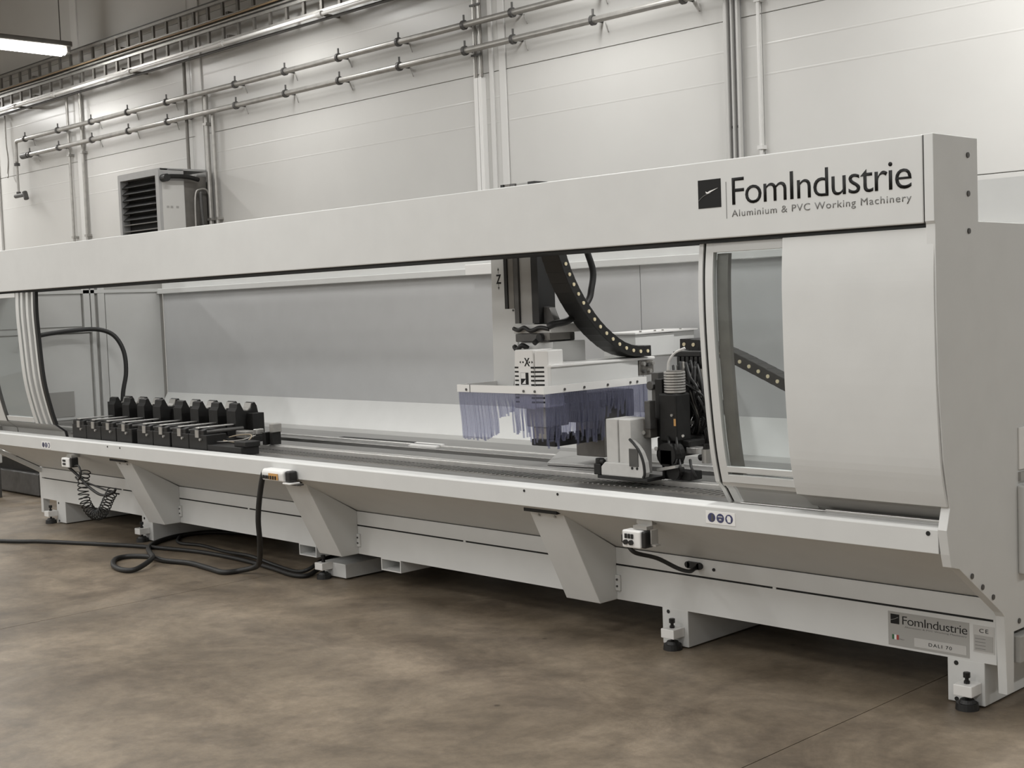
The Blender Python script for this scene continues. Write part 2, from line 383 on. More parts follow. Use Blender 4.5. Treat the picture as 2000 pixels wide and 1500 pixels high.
# ---- unit heater
h = thing('unit_heater', (-11.65, 6.45, 2.25), 'grey gas unit heater with dark louvred front hung on the wall', 'heater')
hx0, hx1, hy0, hy1, hz0, hz1 = -11.97, -11.20, 6.43, 6.95, 2.1, 2.865
B('casing', 'heater', h, hx0, hx1, hy0+.10, hy0+.27, hz0, hz1, bevel=.006)
B('rear_casing', 'galvd', h, hx0+.03, hx1-.02, hy0+.27, hy1, hz0+.02, hz1-.06, bevel=.004)
B('top_plate', 'heater', h, hx0, hx1, hy0+.02, hy1, hz1-.012, hz1+.006)
fr = G().box(hx0, hx0+.045, hy0, hy0+.1, hz0, hz1).box(hx1-.06, hx1, hy0, hy0+.1, hz0, hz1).box(hx0+.045, hx1-.06, hy0, hy0+.1, hz1-.06, hz1).build('front_frame', 'heater', h)
B('dark_opening', 'dark', h, hx0+.045, hx1-.06, hy0+.085, hy0+.1, hz0, hz1-.06)
for i in range(11):
    z = hz1-.10-i*.062
    m = 'blackp' if i < 6 else 'heater'
    d = .02 if i < 5 else .012
    G().prism([(hy0+.012, z-.03), (hy0+.018, z-.034), (hy0+.075, z+.012), (hy0+.07, z+.016)] if i < 6 else
              [(hy0+.01, z-.012), (hy0+.016, z-.018), (hy0+.075, z-.006), (hy0+.07, z)], hx0+.045, hx1-.06).build('louvre', m, h)
B('side_door', 'wall', h, hx1, hx1+.004, hy0+.03, hy0+.26, hz0, hz1-.11)
for i, y in enumerate((hy0+.07, hy0+.11, hy0+.17)): B('warning_label', 'plate', h, hx1+.004, hx1+.006, y, y+.026, 2.50, 2.52)
G().tube([(hx1+.02, hy0+.04, 2.78), (hx1+.05, hy0+.05, 2.785), (hx1+.055, hy0+.15, 2.79), (hx1+.05, hy0+.28, 2.79), (hx1+.04, hy0+.4, 2.77)], .022, 8).build('gas_hose', 'blackm', h)
G().cyl((hx1, hy0+.045, 2.775), (hx1+.08, hy0+.045, 2.775), .036, 12).build('hose_fitting', 'black', h)
G().tube([(hx1+.03, hy0+.42, 2.66), (hx1+.035, hy0+.42, 2.5), (hx1+.03, hy0+.44, 2.3), (hx1+.03, hy0+.47, 2.1)], .018, 8).build('side_pipe', 'dgrey', h)
G().tube([(hx1+.02, hy0+.36, 2.1), (hx1+.03, hy0+.36, 2.6), (hx1+.03, hy0+.42, 2.68), (hx1+.03, hy0+.5, 2.66), (hx1+.03, hy0+.515, 2.5), (hx1+.03, hy0+.515, 2.1)], .010, 6).build('wire_guard', 'galv', h)
for x in (hx0+.1, hx1-.1): B('bracket', 'galvd', h, x-.02, x+.02, hy1-.02, YW, hz0+.05, hz1-.1)
# ---- ceiling lamp
def ceiling_light(x, y, label):
    t = thing('ceiling_light', (x, y, LAMP_Z), label, 'lamp')
    B('housing', 'galvd', t, x-.06, x+.06, y-.78, y+.78, LAMP_Z, LAMP_Z+.055, bevel=.01)
    for dx in (-.03, .03): G().cyl((x+dx*1.3, y-.72, LAMP_Z-.045), (x+dx*1.3, y+.70, LAMP_Z-.055), .036, 14).build('tube', 'lamp', t)
    for dy in (-.74, .74): B('lamp_holder', 'galvd', t, x-.05, x+.05, y+dy-.02, y+dy+.02, LAMP_Z-.06, LAMP_Z)
    for dy in (-.68, .68): G().cyl((x, y+dy, LAMP_Z+.05), (x, y+dy, 5.6), .005, 6).build('suspension_wire', 'dgrey', t)
    return t
ceiling_light(-13.15, 5.83, 'lit fluorescent tube lamp hanging below the ceiling at top left')

# ================================================================== MACHINING CENTRE
XL, XR = -9.65, -2.113
mc = thing('machining_center', (-5.9, 4.9, 0), 'long white enclosed profile machining centre with sliding doors standing on levelling feet', 'machine')
# plinth
lo = B('plinth_lower_panel', 'paint', mc, -9.63, -2.15, 4.42, 4.424, .163, .3160, bevel=.001)
up = B('plinth_upper_panel', 'paint', mc, -9.63, -2.15, 4.42, 4.424, .3240, .397, bevel=.001)
B('slot_shade_backing', 'dark', mc, -9.6, -2.16, 4.425, 4.431, .17, .39)  # dark sheet supplies the shade inside the slot
for x in (-2.153, -3.078, -4.92, -6.85, -8.4): B('slot_bridge', 'paint', mc, x-.008, x+.008, 4.4205, 4.4245, .3160, .3240)
B('base_body', 'paint2', mc, -9.55, -2.2, 4.46, 5.5, .165, .655)
# under pan + fascia
G().prism([(4.030, .620), (4.030, .640), (4.44, .412), (4.44, .392)], -9.63, -2.15).build('under_pan', 'paint', mc)
G().prism([(4.02, .622), (4.02, .701), (4.028, .709), (4.085, .713), (4.085, .690), (4.045, .685), (4.045, .622)], -9.65, -2.15).build('front_fascia', 'paint', mc, .002)
for x in (-4.076, -3.877, -7.80, -7.64, -2.186): G().cyl((x, 4.0205, .688), (x, 4.0185, .688), .006 if x < -2.5 else .008, 12).build('bolt_hole', 'dark', mc)
# gussets
def gusset(xr):
    x0 = xr-.205
    prof = [(4.42, .163), (4.306, .163), (4.088, .592), (4.42, .398)]
    g = G().prism(prof, x0, xr).build('support_gusset', 'paint', mc, .003)
    B('gusset_gap_shade', 'dark', g, x0+.004, xr-.004, 4.052, 4.10, .593, .611)  # solid dark bar stands in for shade in the open gap
    
    B('hinge_tab', 'paint', g, xr, xr+.026, 4.408, 4.42, .205, .275, bevel=.002)
    screw(g, xr+.012, 4.408, .255, .005); screw(g, xr+.012, 4.408, .225, .005)
    for dx in (.055, .15):
        G().cyl((x0+dx, 4.0945, .574), (x0+dx, 4.0915, .5725), .006, 8).build('rivet', 'paint2', g)
for xr in (-3.915, -5.785, -7.645): gusset(xr)
# feet
def foot(x0, x1, px, low=.006, top=.165):
    f = B('foot_beam', 'paint', mc, x0, x1, 4.42, 5.5, low, top, bevel=.003)
    for z in (.148, .016):
        if low < .01 and x1-x0 > .12: G().cyl((x0+.034, 4.4205, z), (x0+.034, 4.4185, z), .0085, 12).build('bolt_hole', 'dark', f)
    B('foot_bracket', 'white', f, px-.035, px+.035, 4.345, 4.42, .052, .092, bevel=.003)
    G().cyl((px, 4.38, .022), (px, 4.38, .128), .007, 10).cyl((px, 4.38, .114), (px, 4.38, .132), .013, 6).cyl((px, 4.38, .092), (px, 4.38, .102), .011, 6).build('levelling_bolt', 'blackm', f)
    G().cyl((px, 4.38, 0), (px, 4.38, .024), .041, 20, .038).cyl((px, 4.38, .024), (px, 4.38, .036), .030, 20, .024).build('foot_pad', 'black', f)
foot(-2.337, -2.196, -2.243); foot(-3.66, -3.52, -3.575); foot(-6.12, -5.91, -6.06, .01, .088); foot(-8.15, -8.01, -8.085); foot(-9.41, -9.27, -9.43)
def pocket(x0, x1):
    t = .007; z0, z1 = .097, .164
    G().box(x0, x1, 4.42, 5.5, z0, z0+t).box(x0, x1, 4.42, 5.5, z1-t, z1).box(x0, x0+t, 4.42, 5.5, z0+t, z1-t).box(x1-t, x1, 4.42, 5.5, z0+t, z1-t).build('forklift_pocket', 'paint', mc)
pocket(-5.592, -5.428); pocket(-6.343, -6.177)
# cable entry and small holes
G().cyl((-3.505, 4.4195, .368), (-3.505, 4.405, .368), .014, 12).cyl((-3.445, 4.4195, .366), (-3.445, 4.405, .366), .014, 12).box(-3.505, -3.445, 4.405, 4.4195, .353, .381).build('cable_grommet', 'black', mc)
screw(mc, -3.375, 4.4195, .359, .007, m='dark')
# end panel (outer right side)
prof = [(3.968, 1.70), (3.966, 1.434), (3.972, 1.187), (3.995, .937), (4.032, .775), (4.008, .705), (4.024, .622), (4.037, .578), (4.088, .565), (4.388, .362), (4.405, .345), (4.42, .064), (4.472, .064), (4.478, .278), (5.58, .278), (5.58, 1.705), (4.26, 1.712), (4.26, 1.987), (3.962, 1.987), (3.962, 1.71)]
ep = G().prism(prof, -2.146, XR).build('end_panel', 'paint', mc, .002)
for y, z in ((4.19, 1.928), (4.19, 1.802), (4.19, 1.679), (4.172, .528), (4.246, .478), (4.322, .430), (4.516, .31)): screw(ep, XR, y, z, .0095, '+x')
B('end_cover', 'paint', mc, XR, XR+.03, 4.515, 5.2, .478, .792, bevel=.006)
for y, z in ((4.535, .772), (4.535, .498)): screw(mc, XR+.03, y, z, .006, '+x')
B('white_end_plate', 'white', mc, XR, XR+.006, 4.527, 5.2, .846, .995, bevel=.002)
B('grey_end_band', 'paint2', mc, XR, XR+.01, 4.527, 5.2, .806, .838)
B('end_crossbar', 'paint2', mc, -2.4, XR+.02, 4.485, 5.5, .165, .262, bevel=.004)
# top beam
B('top_beam', 'paint', mc, -9.9, -2.1495, 3.96, 4.255, 1.704, 1.986, bevel=.004)
B('beam_bottom_strip', 'dark', mc, -9.9, -2.12, 3.972, 4.24, 1.697, 1.704)  # dark strip along the bottom edge of the beam
B('beam_joint', 'dark', mc, -2.1496, -2.1455, 3.9640, 4.25, 1.706, 1.984)
# rear frame
B('rear_top_rail', 'paint', mc, -9.62, -2.15, 5.44, 5.56, 1.672, 1.712, bevel=.004)
B('rear_top_panel', 'paint', mc, -9.62, -2.15, 5.50, 5.53, 1.712, 1.95)
for i, (a, b) in enumerate(((-9.59, -4.63), (-4.625, -2.15))): B('rear_panel', 'backpanel', mc, a, b, 5.49, 5.51, .875, 1.672)
G().prism([(5.485, .885), (5.51, .885), (5.51, .66), (5.385, .66), (5.385, .703)], -9.59, -2.15).build('rear_ledge', 'paint', mc)
B('rear_rail_bracket', 'white', mc, -5.93, -5.60, 5.42, 5.44, 1.672, 1.735, bevel=.003)
# left end wall with frames
le = B('left_end_wall', 'paint2', mc, -9.65, -9.615, 4.05, 5.5, .66, 1.95)
def fr_(y0, y1, z0, z1): B('end_wall_pane', 'paint', le, -9.615, -9.607, y0, y1, z0, z1, bevel=.002)
fr_(4.08, 4.80, 1.44, 1.69); fr_(4.08, 4.855, .735, 1.385); fr_(5.0, 5.47, .70, 1.69)
G().box(-9.615, -9.585, 4.81, 4.86, 1.41, 1.95).box(-9.615, -9.585, 4.87, 4.90, .70, 1.95).box(-9.615, -9.59, 4.93, 4.985, .70, 1.95).box(-9.615, -9.59, 4.08, 4.87, 1.395, 1.43).box(-9.615, -9.585, 4.08, 5.48, 1.69, 1.715).build('end_wall_frame', 'paint', le)
B('small_inspection_plate', 'plate', le, -9.606, -9.600, 4.50, 4.70, .76, .95)
B('left_leg_panel', 'paint', mc, -9.67, -9.63, 4.42, 4.47, .055, .40, bevel=.003)
G().prism([(4.02, .62), (4.42, .395), (4.42, .36), (4.02, .59)], -9.67, -9.63).build('left_leg_panel', 'paint', mc)
# table
tb = [('trough', 'steelm', 4.085, 4.235, .66, .700), ('rack_bed', 'galvd', 4.235, 4.372, .66, .700), ('dark_channel', 'dark', 4.372, 4.40, .66, .698), ('guide_rail', 'steel', 4.40, 4.455, .66, .722),
      ('dark_channel', 'dark', 4.455, 4.515, .66, .692), ('table_bed', 'steelm', 4.515, 4.665, .66, .712), ('dark_channel', 'blackp', 4.665, 4.775, .66, .694),
      ('table_bed', 'steelm', 4.775, 4.86, .66, .714), ('guide_rail', 'alu', 4.86, 4.885, .66, .722), ('table_bed', 'steelm', 4.885, 5.18, .66, .712), ('table_bed', 'alu', 5.18, 5.39, .66, .708)]
for n, m, y0, y1, z0, z1 in tb: B(n, m, mc, -9.6, -2.15, y0, y1, z0, z1, bevel=.003 if z1 > .71 else 0)
g = G(); x = -9.5
while x < -2.2:
    g.box(x, x+.010, 4.272, 4.365, .700, .7035); x += .028+.006*random.random()
g.build('toothed_rack', 'steelm', mc, kind='stuff')
B('table_slot', 'dark', mc, -6.62, -5.84, 4.945, 4.985, .7115, .7135)
G().prism([(-5.86, 4.93), (-5.62, 4.93), (-5.55, 4.80), (-5.78, 4.80)], .714, .722, 'z').build('white_table_plate', 'white', mc)
# table guide plate near carriage
G().prism([(-4.46, 4.56), (-4.13, 4.60), (-4.36, 4.95), (-4.75, 4.95)], .714, .728, 'z').build('steel_table_plate', 'alu', mc, .002)
# front doors
PD = catmull([(3.972, 1.690), (3.962, 1.56), (3.960, 1.448), (3.964, 1.18), (3.982, .94), (4.002, .84), (4.022, .779)], 5)
PU = [(4.022, .779), (4.066, .764), (4.160, .696)]
PG = catmull([(3.999, 1.690), (3.985, 1.56), (3.986, 1.36), (4.004, 1.111), (4.028, .917), (4.056, .795)], 5)
PGU = [(4.056, .795), (4.090, .765), (4.135, .702)]
dr = G().sheet(PD, .012, -2.695, -2.118).build('solid_sliding_door', 'paint', mc, .002)
G().sheet(PU, .008, -2.69, -2.15).build('door_kick_plate', 'paint2', dr)  # darker grey stands in for shade on this down-facing plate
B('lower_door_track', 'alu', dr, -2.62, -2.15, 4.088, 4.112, .700, .722, bevel=.002)
B('lower_door_track', 'alu', dr, -3.0, -2.62, 4.10, 4.15, .700, .716, bevel=.002)
cdn = G().sheet([(y+.004, z) for (y, z) in PG], .006, -3.03, -2.67).build('clear_sliding_door', 'glass', mc)
def stile(x0, x1, P, U, par, m='paint', dy=0, nm='door_stile', th=.022):
    s = G().sheet([(y+dy, z) for (y, z) in P], th, x0, x1)
    s.sheet([(y+dy, z) for (y, z) in U], th*.6, x0, x1)
    return s.build(nm, m, par)
stile(-3.046, -3.012, PG, PGU, cdn); stile(-3.058, -3.047, PG, PGU, cdn, 'dark', .006); stile(-3.078, -3.059, PG, PGU, cdn, 'paint', 0)  # dark middle strip paints in the shaded gap between the stiles
def hrail(x0, x1, P, z0, z1, par, nm, m='paint'):
    def yy(z):
        for (a, b) in zip(P, P[1:]):
            if b[1] <= z <= a[1]: return a[0]+(b[0]-a[0])*(a[1]-z)/(a[1]-b[1])
        return P[-1][0]
    return G().sheet([(yy(z1)-.001, z1), (yy(z0)-.001, z0)], .022, x0, x1).build(nm, m, par, .002)
hrail(-3.012, -2.67, PG, 1.655, 1.69, cdn, 'door_rail'); hrail(-3.012, -2.67, PG, .835, .858, cdn, 'door_rail'); hrail(-3.012, -2.67, PG, .795, .826, cdn, 'door_rail')
G().sheet([(4.055, .795), (4.062, .78)], .02, -3.046, -2.67).build('door_rail', 'alu', cdn)
G().sheet(PGU, .008, -3.0, -2.67).build('door_kick_plate', 'paint2', cdn)
G().prism([(-3.03, 4.09), (-2.97, 4.13), (-2.97, 4.155), (-3.09, 4.155)], .70, .712, 'z').build('corner_guard', 'alu', cdn)
G().sheet([(y+.02, z) for (y, z) in PG if z < 1.66], .02, -3.008, -2.958).build('inner_stile', 'galvd', cdn)
# left door stack
PL = catmull([(3.972, 1.690), (3.968, 1.56), (3.973, 1.416), (3.992, 1.107), (4.032, .897), (4.062, .79)], 5)
PLU = [(4.062, .79), (4.130, .738), (4.140, .690)]
ld = G().sheet([(y+.012, z) for (y, z) in PL], .006, -9.33, -8.86).build('clear_left_door', 'glass', mc)
stile(-8.91, -8.865, PL, PLU, ld, 'paint', .006)
for i, x in enumerate((-8.84, -8.765, -8.69)):
    stile(x, x+.034, PL, PLU, ld, 'paint', .008+.004*i); stile(x-.016, x-.004, PL, PLU, ld, 'dgrey', .02+.004*i, 'door_gasket')
stile(-8.645, -8.612, PL, PLU, ld, 'black', .008, 'rubber_edge_seal')
hrail(-9.33, -8.91, PL, 1.66, 1.69, ld, 'door_rail'); hrail(-9.33, -8.91, PL, .795, .83, ld, 'door_rail')
G().sheet(PLU, .006, -9.62, -8.62).build('door_kick_plate', 'paint2', ld)
G().sheet(PL, .02, -9.66, -9.36).build('solid_left_door', 'paint', mc); stile(-9.36, -9.345, PL, PLU, ld, 'dgrey', 0, 'door_gasket')
# lettering and plates
logo = G().box(-3.047, -2.944, 3.9588, 3.96, 1.817, 1.920).build('logo_square', 'print', mc)
G().tube([(-3.045, 3.9583, 1.845), (-3.028, 3.9583, 1.858), (-3.01, 3.9583, 1.866), (-2.99, 3.9583, 1.871)], .0011, 5).build('logo_arc', 'printg', logo)
G().prism([(-3.010, 1.8705), (-3.002, 1.869), (-2.955, 1.887), (-2.995, 1.878), (-3.004, 1.874), (-3.012, 1.8775)], 3.9575, 3.9588, 'y').build('logo_bird', 'white', logo)
B('logo_line', 'printg', mc, -2.922, -2.920, 3.9588, 3.96, 1.773, 1.905)
text('brand_lettering', 'FomIndustrie', 'print', mc, -2.895, -2.188, 1.820, 3.96, .1035, bold=-.004, spacing=.92)
text('tagline_lettering', 'Aluminium & PVC Working Machinery', 'printg', mc, -2.898, -2.190, 1.778, 3.96, .0255, bold=-.003, spacing=1.12)
np_ = B('nameplate', 'plate', mc, -2.572, -2.251, 4.4188, 4.42, .172, .300)
B('logo_square', 'print', np_, -2.561, -2.526, 4.4176, 4.4188, .255, .291)
G().tube([(-2.560, 4.417, .268), (-2.545, 4.417, .273), (-2.529, 4.417, .281)], .0008, 5).build('logo_arc', 'plate', np_)
text('brand_lettering', 'FomIndustrie', 'print', np_, -2.513, -2.258, .2565, 4.4188, .0335, .0008, -.008, spacing=.92)
text('tagline_lettering', 'Aluminium & PVC Working Machinery', 'printg', np_, -2.505, -2.260, .2455, 4.4188, .006, .0006)
B('model_field', 'platel', np_, -2.466, -2.262, 4.4176, 4.4188, .181, .214)
text('model_lettering', 'DALI 70', 'print', np_, -2.408, -2.318, .191, 4.4176, .013, .0006, spacing=1.25)
for i, m in enumerate(('green', 'white', 'red')): B('flag_stripe', m, np_, -2.556+i*.009, -2.547+i*.009, 4.4176, 4.4188, .196, .214)
text('origin_lettering', 'ITALY', 'printg', np_, -2.526, -2.506, .197, 4.4188, .005, .0006)
ce = B('ce_plate', 'platel', mc, -2.236, -2.157, 4.4188, 4.42, .200, .297)
text('ce_lettering', 'CE', 'print', ce, -2.213, -2.179, .272, 4.4188, .015, .0006, spacing=1.3)
B('data_field', 'plate', ce, -2.232, -2.162, 4.4178, 4.4188, .206, .262)
for i in range(4): B('data_line', 'printg', ce, -2.228, -2.19, 4.4172, 4.4178, .213+i*.012, .2145+i*.012)
def safety(x0, sx, z):
    s = B('safety_label', 'white', mc, x0, x0+.135*sx, 4.0185, 4.02, z-.024, z+.024, bevel=.0004)
    for i in range(3):
        cxx = x0+(.027+i*.0405)*sx; r = .0175*sx
        G().cyl((cxx, 4.0185, z), (cxx, 4.0178, z), r, 20).build('safety_disc', 'blue', s)
    cxx = x0+.027*sx; G().cyl((cxx+.004, 4.0178, z+.008), (cxx+.004, 4.017, z+.008), .005, 10).prism([(cxx-.002, z-.012), (cxx+.01, z-.012), (cxx+.008, z+.003), (cxx+.001, z+.003)], 4.017, 4.0178, 'y').build('pictogram', 'dgrey', s)
    cxx = x0+.0675*sx; G().prism([(cxx-.011, z+.004), (cxx+.011, z+.004), (cxx+.009, z+.008), (cxx-.009, z+.008)], 4.017, 4.0178, 'y').prism([(cxx-.006, z-.008), (cxx+.006, z-.008), (cxx+.004, z-.002), (cxx-.004, z-.002)], 4.017, 4.0178, 'y').build('pictogram', 'platel', s)
    cxx = x0+.108*sx; G().prism([(cxx-.005, z-.012), (cxx+.007, z-.012), (cxx+.009, z+.004), (cxx+.003, z+.012), (cxx-.006, z+.012), (cxx-.010, z+.002)], 4.017, 4.0178, 'y').build('pictogram', 'white', s)
safety(-3.100, 1, .662); safety(-8.73, 1, .655)
# hose inside left end
o = thing('black_hose', (-9.4, 4.95, .8), 'black hose curving behind the left doors down to the clamps', 'hose')
G().tube([(-9.5, 4.30, 1.365), (-9.5, 4.47, 1.395), (-9.5, 4.72, 1.415), (-9.45, 4.86, 1.41), (-9.4, 4.95, 1.36), (-9.36, 5.0, 1.24), (-9.34, 5.0, 1.08), (-9.34, 4.965, .92), (-9.34, 4.95, .72)], .017, 10).build('hose', 'black', o)

# ================================================================== CLAMPS (parked in a row on the rails)
CG = 'black workpiece clamps parked side by side on the rails'
def make_vice(x):
    t = thing('workpiece_clamp', (x, 4.3, .726), None, 'clamp', CG)
    G().box(x-.097, x+.097, 4.235, 4.50, .7265, .765).box(x-.097, x+.097, 4.098, 4.234, .7005, .80).build('base', 'blackm', t, .004)
    G().prism([(4.10, .79), (4.10, .826), (4.13, .834), (4.20, .826), (4.22, .79)], x-.085, x+.065).build('front_block', 'blackm', t, .003)
    B('end_plate', 'galv', t, x-.018, x+.018, 4.092, 4.099, .782, .826)
    B('clamp_bar', 'alu', t, x-.022, x+.016, 4.10, 4.36, .8345, .842, bevel=.002)
    G().cyl((x+.06, 4.12, .815), (x+.06, 4.37, .815), .012, 10).build('guide_rod', 'dgrey', t)
    G().cyl((x+.035, 4.10, .772), (x+.035, 4.088, .772), .008, 10).build('pressure_fitting', 'galv', t)
    j = G().prism([(4.34, .765), (4.34, .915), (4.352, .935), (4.356, .958), (4.375, .964), (4.388, .938), (4.40, .915), (4.43, .912), (4.455, .925), (4.462, .955), (4.478, .962), (4.492, .94), (4.50, .90), (4.50, .765)], x-.054, x+.034).build('rear_jaw', 'blackm', t, .002)
    G().prism([(4.385, .9305), (4.40, .9155), (4.43, .9125), (4.455, .9255), (4.462, .9555), (4.457, .957), (4.448, .93), (4.43, .918), (4.402, .920), (4.388, .935)], x-.045, x+.025).build('jaw_pad', 'galv', j)
    B('side_lug', 'blackm', t, x+.03, x+.096, 4.42, 4.50, .765, .90, bevel=.003)
    B('stop_block', 'blackm', t, x-.097, x-.055, 4.36, 4.42, .765, .93, bevel=.003)
    return t
vx = [-6.85, -7.05, -7.265, -7.465, -7.725, -7.93, -8.13, -8.33]
lab = ['black workpiece clamp at the right end of the parked row, with exposed wiring', 'second workpiece clamp from the right end of the parked row', 'third black clamp from the right in the parked row', 'fourth black clamp from the right in the parked row',
       'fifth black clamp from the right, left of the gap in the row', 'third black clamp from the left in the parked row', 'second black clamp from the left in the parked row', 'black workpiece clamp at the left end of the parked row']
v0 = make_vice(vx[0])
for i in range(1, 8):
    c = copy_tree(v0, None, (vx[i]-vx[0], 0, 0)); c['label'] = lab[i]
v0['label'] = lab[0]
B('base_extension', 'blackm', v0, -6.752, -6.40, 4.10, 4.22, .7005, .745, bevel=.003)
B('corner_stop', 'blackm', v0, -6.50, -6.385, 4.12, 4.22, .745, .775, bevel=.004)
B('valve_block', 'galv', v0, -6.76, -6.66, 4.30, 4.36, .765, .808, bevel=.004)
B('valve_block', 'alu', v0, -6.62, -6.585, 4.33, 4.38, .79, .82, bevel=.003)
B('side_post', 'blackm', v0, -6.575, -6.545, 4.36, 4.42, .7265, .80, bevel=.003)
B('side_post', 'blackm', v0, -6.53, -6.50, 4.38, 4.44, .7265, .80, bevel=.003)
B('steel_side_post', 'galv', v0, -6.53, -6.49, 4.38, 4.44, .80, .85, bevel=.003)
G().tube([(-6.72, 4.19, .762), (-6.66, 4.2, .757), (-6.58, 4.22, .752), (-6.52, 4.22, .765), (-6.52, 4.25, .785), (-6.58, 4.28, .795), (-6.68, 4.27, .788), (-6.74, 4.24, .775)], .004, 6).build('wire_loop', 'brown', v0)
G().tube([(-6.74, 4.16, .757), (-6.64, 4.17, .764), (-6.56, 4.22, .772), (-6.55, 4.3, .79)], .003, 6).build('wire_loop', 'galv', v0)

# ================================================================== TOOL CARRIAGE
tc = thing('tool_carriage', (-4.1, 4.6, .726), 'travelling tool head carriage with strip curtain, motor and cable tangle', 'machine head')
zc = B('z_column', 'paint2', tc, -4.44, -4.356, 4.40, 4.50, 1.38, 2.05, bevel=.002)
B('guide_strip', 'dgrey', zc, -4.47, -4.442, 4.39, 4.50, 1.40, 2.05); B('guide_strip', 'galvd', zc, -4.508, -4.472, 4.39, 4.50, 1.47, 2.05)
B('guide_strip', 'black', zc, -4.53, -4.51, 4.385, 4.42, 1.47, 2.05); B('guide_strip', 'black', zc, -4.355, -4.312, 4.39, 4.50, 1.40, 2.05)
G().prism([(-4.31, 1.40), (-4.24, 1.40), (-4.275, 1.47), (-4.31, 1.475)], 4.42, 4.46, 'y').build('side_web', 'dgrey', zc)
zv = G().prism([(-4.677, 2.0), (-4.582, 2.0), (-4.584, 1.478), (-4.524, 1.477), (-4.484, 1.391), (-4.514, 1.355), (-4.526, 1.258), (-4.558, 1.106), (-4.693, 1.106), (-4.686, 1.431)], 4.45, 4.46, 'y').build('z_cover_plate', 'paint', tc)
screw(zv, -4.54, 4.45, 1.462, .005)
text('axis_lettering', 'Z', 'print', zv, -4.650, -4.616, 1.592, 4.45, .045, bold=.02)
G().prism([(-4.639, 1.575), (-4.629, 1.575), (-4.634, 1.562)], 4.449, 4.45, 'y').prism([(-4.639, 1.655), (-4.629, 1.655), (-4.634, 1.668)], 4.449, 4.45, 'y').box(-4.635, -4.633, 4.449, 4.45, 1.575, 1.59).box(-4.635, -4.633, 4.449, 4.45, 1.64, 1.655).build('axis_arrow', 'print', zv)
nk = B('neck_block', 'cast', tc, -4.462, -4.22, 4.37, 4.60, 1.354, 1.395, bevel=.004)
G().tube([(-4.45, 4.36, 1.378), (-4.41, 4.35, 1.370), (-4.37, 4.35, 1.382), (-4.33, 4.35, 1.366), (-4.28, 4.36, 1.38), (-4.23, 4.37, 1.372)], .010, 6).build('air_hose', 'black', nk)
B('dark_neck_plate', 'dgrey', tc, -4.447, -4.24, 4.365, 4.55, 1.315, 1.353, bevel=.004)
G().cyl((-4.27, 4.36, 1.335), (-4.27, 4.34, 1.335), .018, 12).cyl((-4.29, 4.355, 1.325), (-4.29, 4.33, 1.31), .012, 10).build('air_fitting', 'black', tc)
B('fitting_row', 'galvd', tc, -4.26, -4.222, 4.362, 4.5, 1.322, 1.356, bevel=.003)
B('spindle_box', 'paint', tc, -4.43, -4.222, 4.38, 4.60, 1.06, 1.314, bevel=.004)
for x, z in ((-4.25, 1.255), (-4.38, 1.29)): screw(tc, x, 4.38, z, .006)
B('dark_slot', 'dark', tc, -4.28, -4.225, 4.375, 4.381, 1.192, 1.202)
G().tube([(-4.44, 4.35, 1.295), (-4.41, 4.34, 1.28), (-4.38, 4.34, 1.30), (-4.36, 4.36, 1.285)], .012, 6).build('air_hose', 'black', tc)
# X axis cover with vents
xc = G().prism([(-4.330, 1.285), (-4.212, 1.286), (-4.208, 1.016), (-4.345, 1.02)], 4.24, 4.37, 'y').build('x_cover', 'white', tc, .006)
G().prism([(-4.206, 4.242), (-4.14, 4.262), (-4.14, 4.36), (-4.206, 4.36)], 1.025, 1.282, 'z').build('x_cover_side', 'white', tc, .005)
text('axis_lettering', 'X', 'print', xc, -4.268, -4.234, 1.212, 4.24, .038, bold=.02)
for x, s in ((-4.29, 1), (-4.222, -1)):
    G().prism([(x-.009*s, 1.229), (x, 1.235), (x, 1.223)], 4.239, 4.24, 'y').build('axis_arrow', 'print', xc)
    G().cyl((x+.014*s, 4.24, 1.229), (x+.014*s, 4.239, 1.229), .0045, 8).build('axis_arrow', 'print', xc)
for i in range(9):
    z = 1.205-i*.0195
    B('vent_slot', 'dark', xc, -4.33, -4.307, 4.2385, 4.2402, z-.0035, z+.0035)
    if i < 9:
        B('vent_slot', 'dark', xc, -4.228, -4.2075, 4.2385, 4.2402, z-.004, z+.004)
        G().prism([(-4.2055, 4.2415), (-4.160, 4.2555), (-4.160, 4.257), (-4.2055, 4.243)], z-.004, z+.004, 'z').build('vent_slot', 'dark', xc)
B('emblem', 'print', xc, -4.293, -4.245, 4.2387, 4.24, 1.128, 1.182); B('emblem', 'white', xc, -4.291, -4.262, 4.2380, 4.2387, 1.155, 1.181); G().prism([(-4.285, 1.131), (-4.262, 1.131), (-4.262, 1.152)], 4.238, 4.2387, 'y').build('emblem', 'white', xc)
# arm going back
B('gantry_arm', 'paint', tc, -4.235, -4.125, 4.262, 4.86, 1.10, 1.216, bevel=.004)
G().prism([(-4.24, 1.204), (-4.12, 1.204), (-4.12, 1.216), (-4.235, 1.222)], 4.26, 4.98, 'y').build('arm_top_edge', 'white', tc, .003)
B('arm_end_plate', 'galvd', tc, -4.16, -4.122, 4.865, 4.97, 1.13, 1.20, bevel=.002)
for i, (y, z) in enumerate(((4.885, 1.185), (4.92, 1.18), (4.95, 1.185), (4.89, 1.15), (4.93, 1.15))): G().cyl((-4.122, y, z), (-4.105, y, z), .010, 8).build('bolt', 'dgrey' if i % 2 else 'galv', tc)
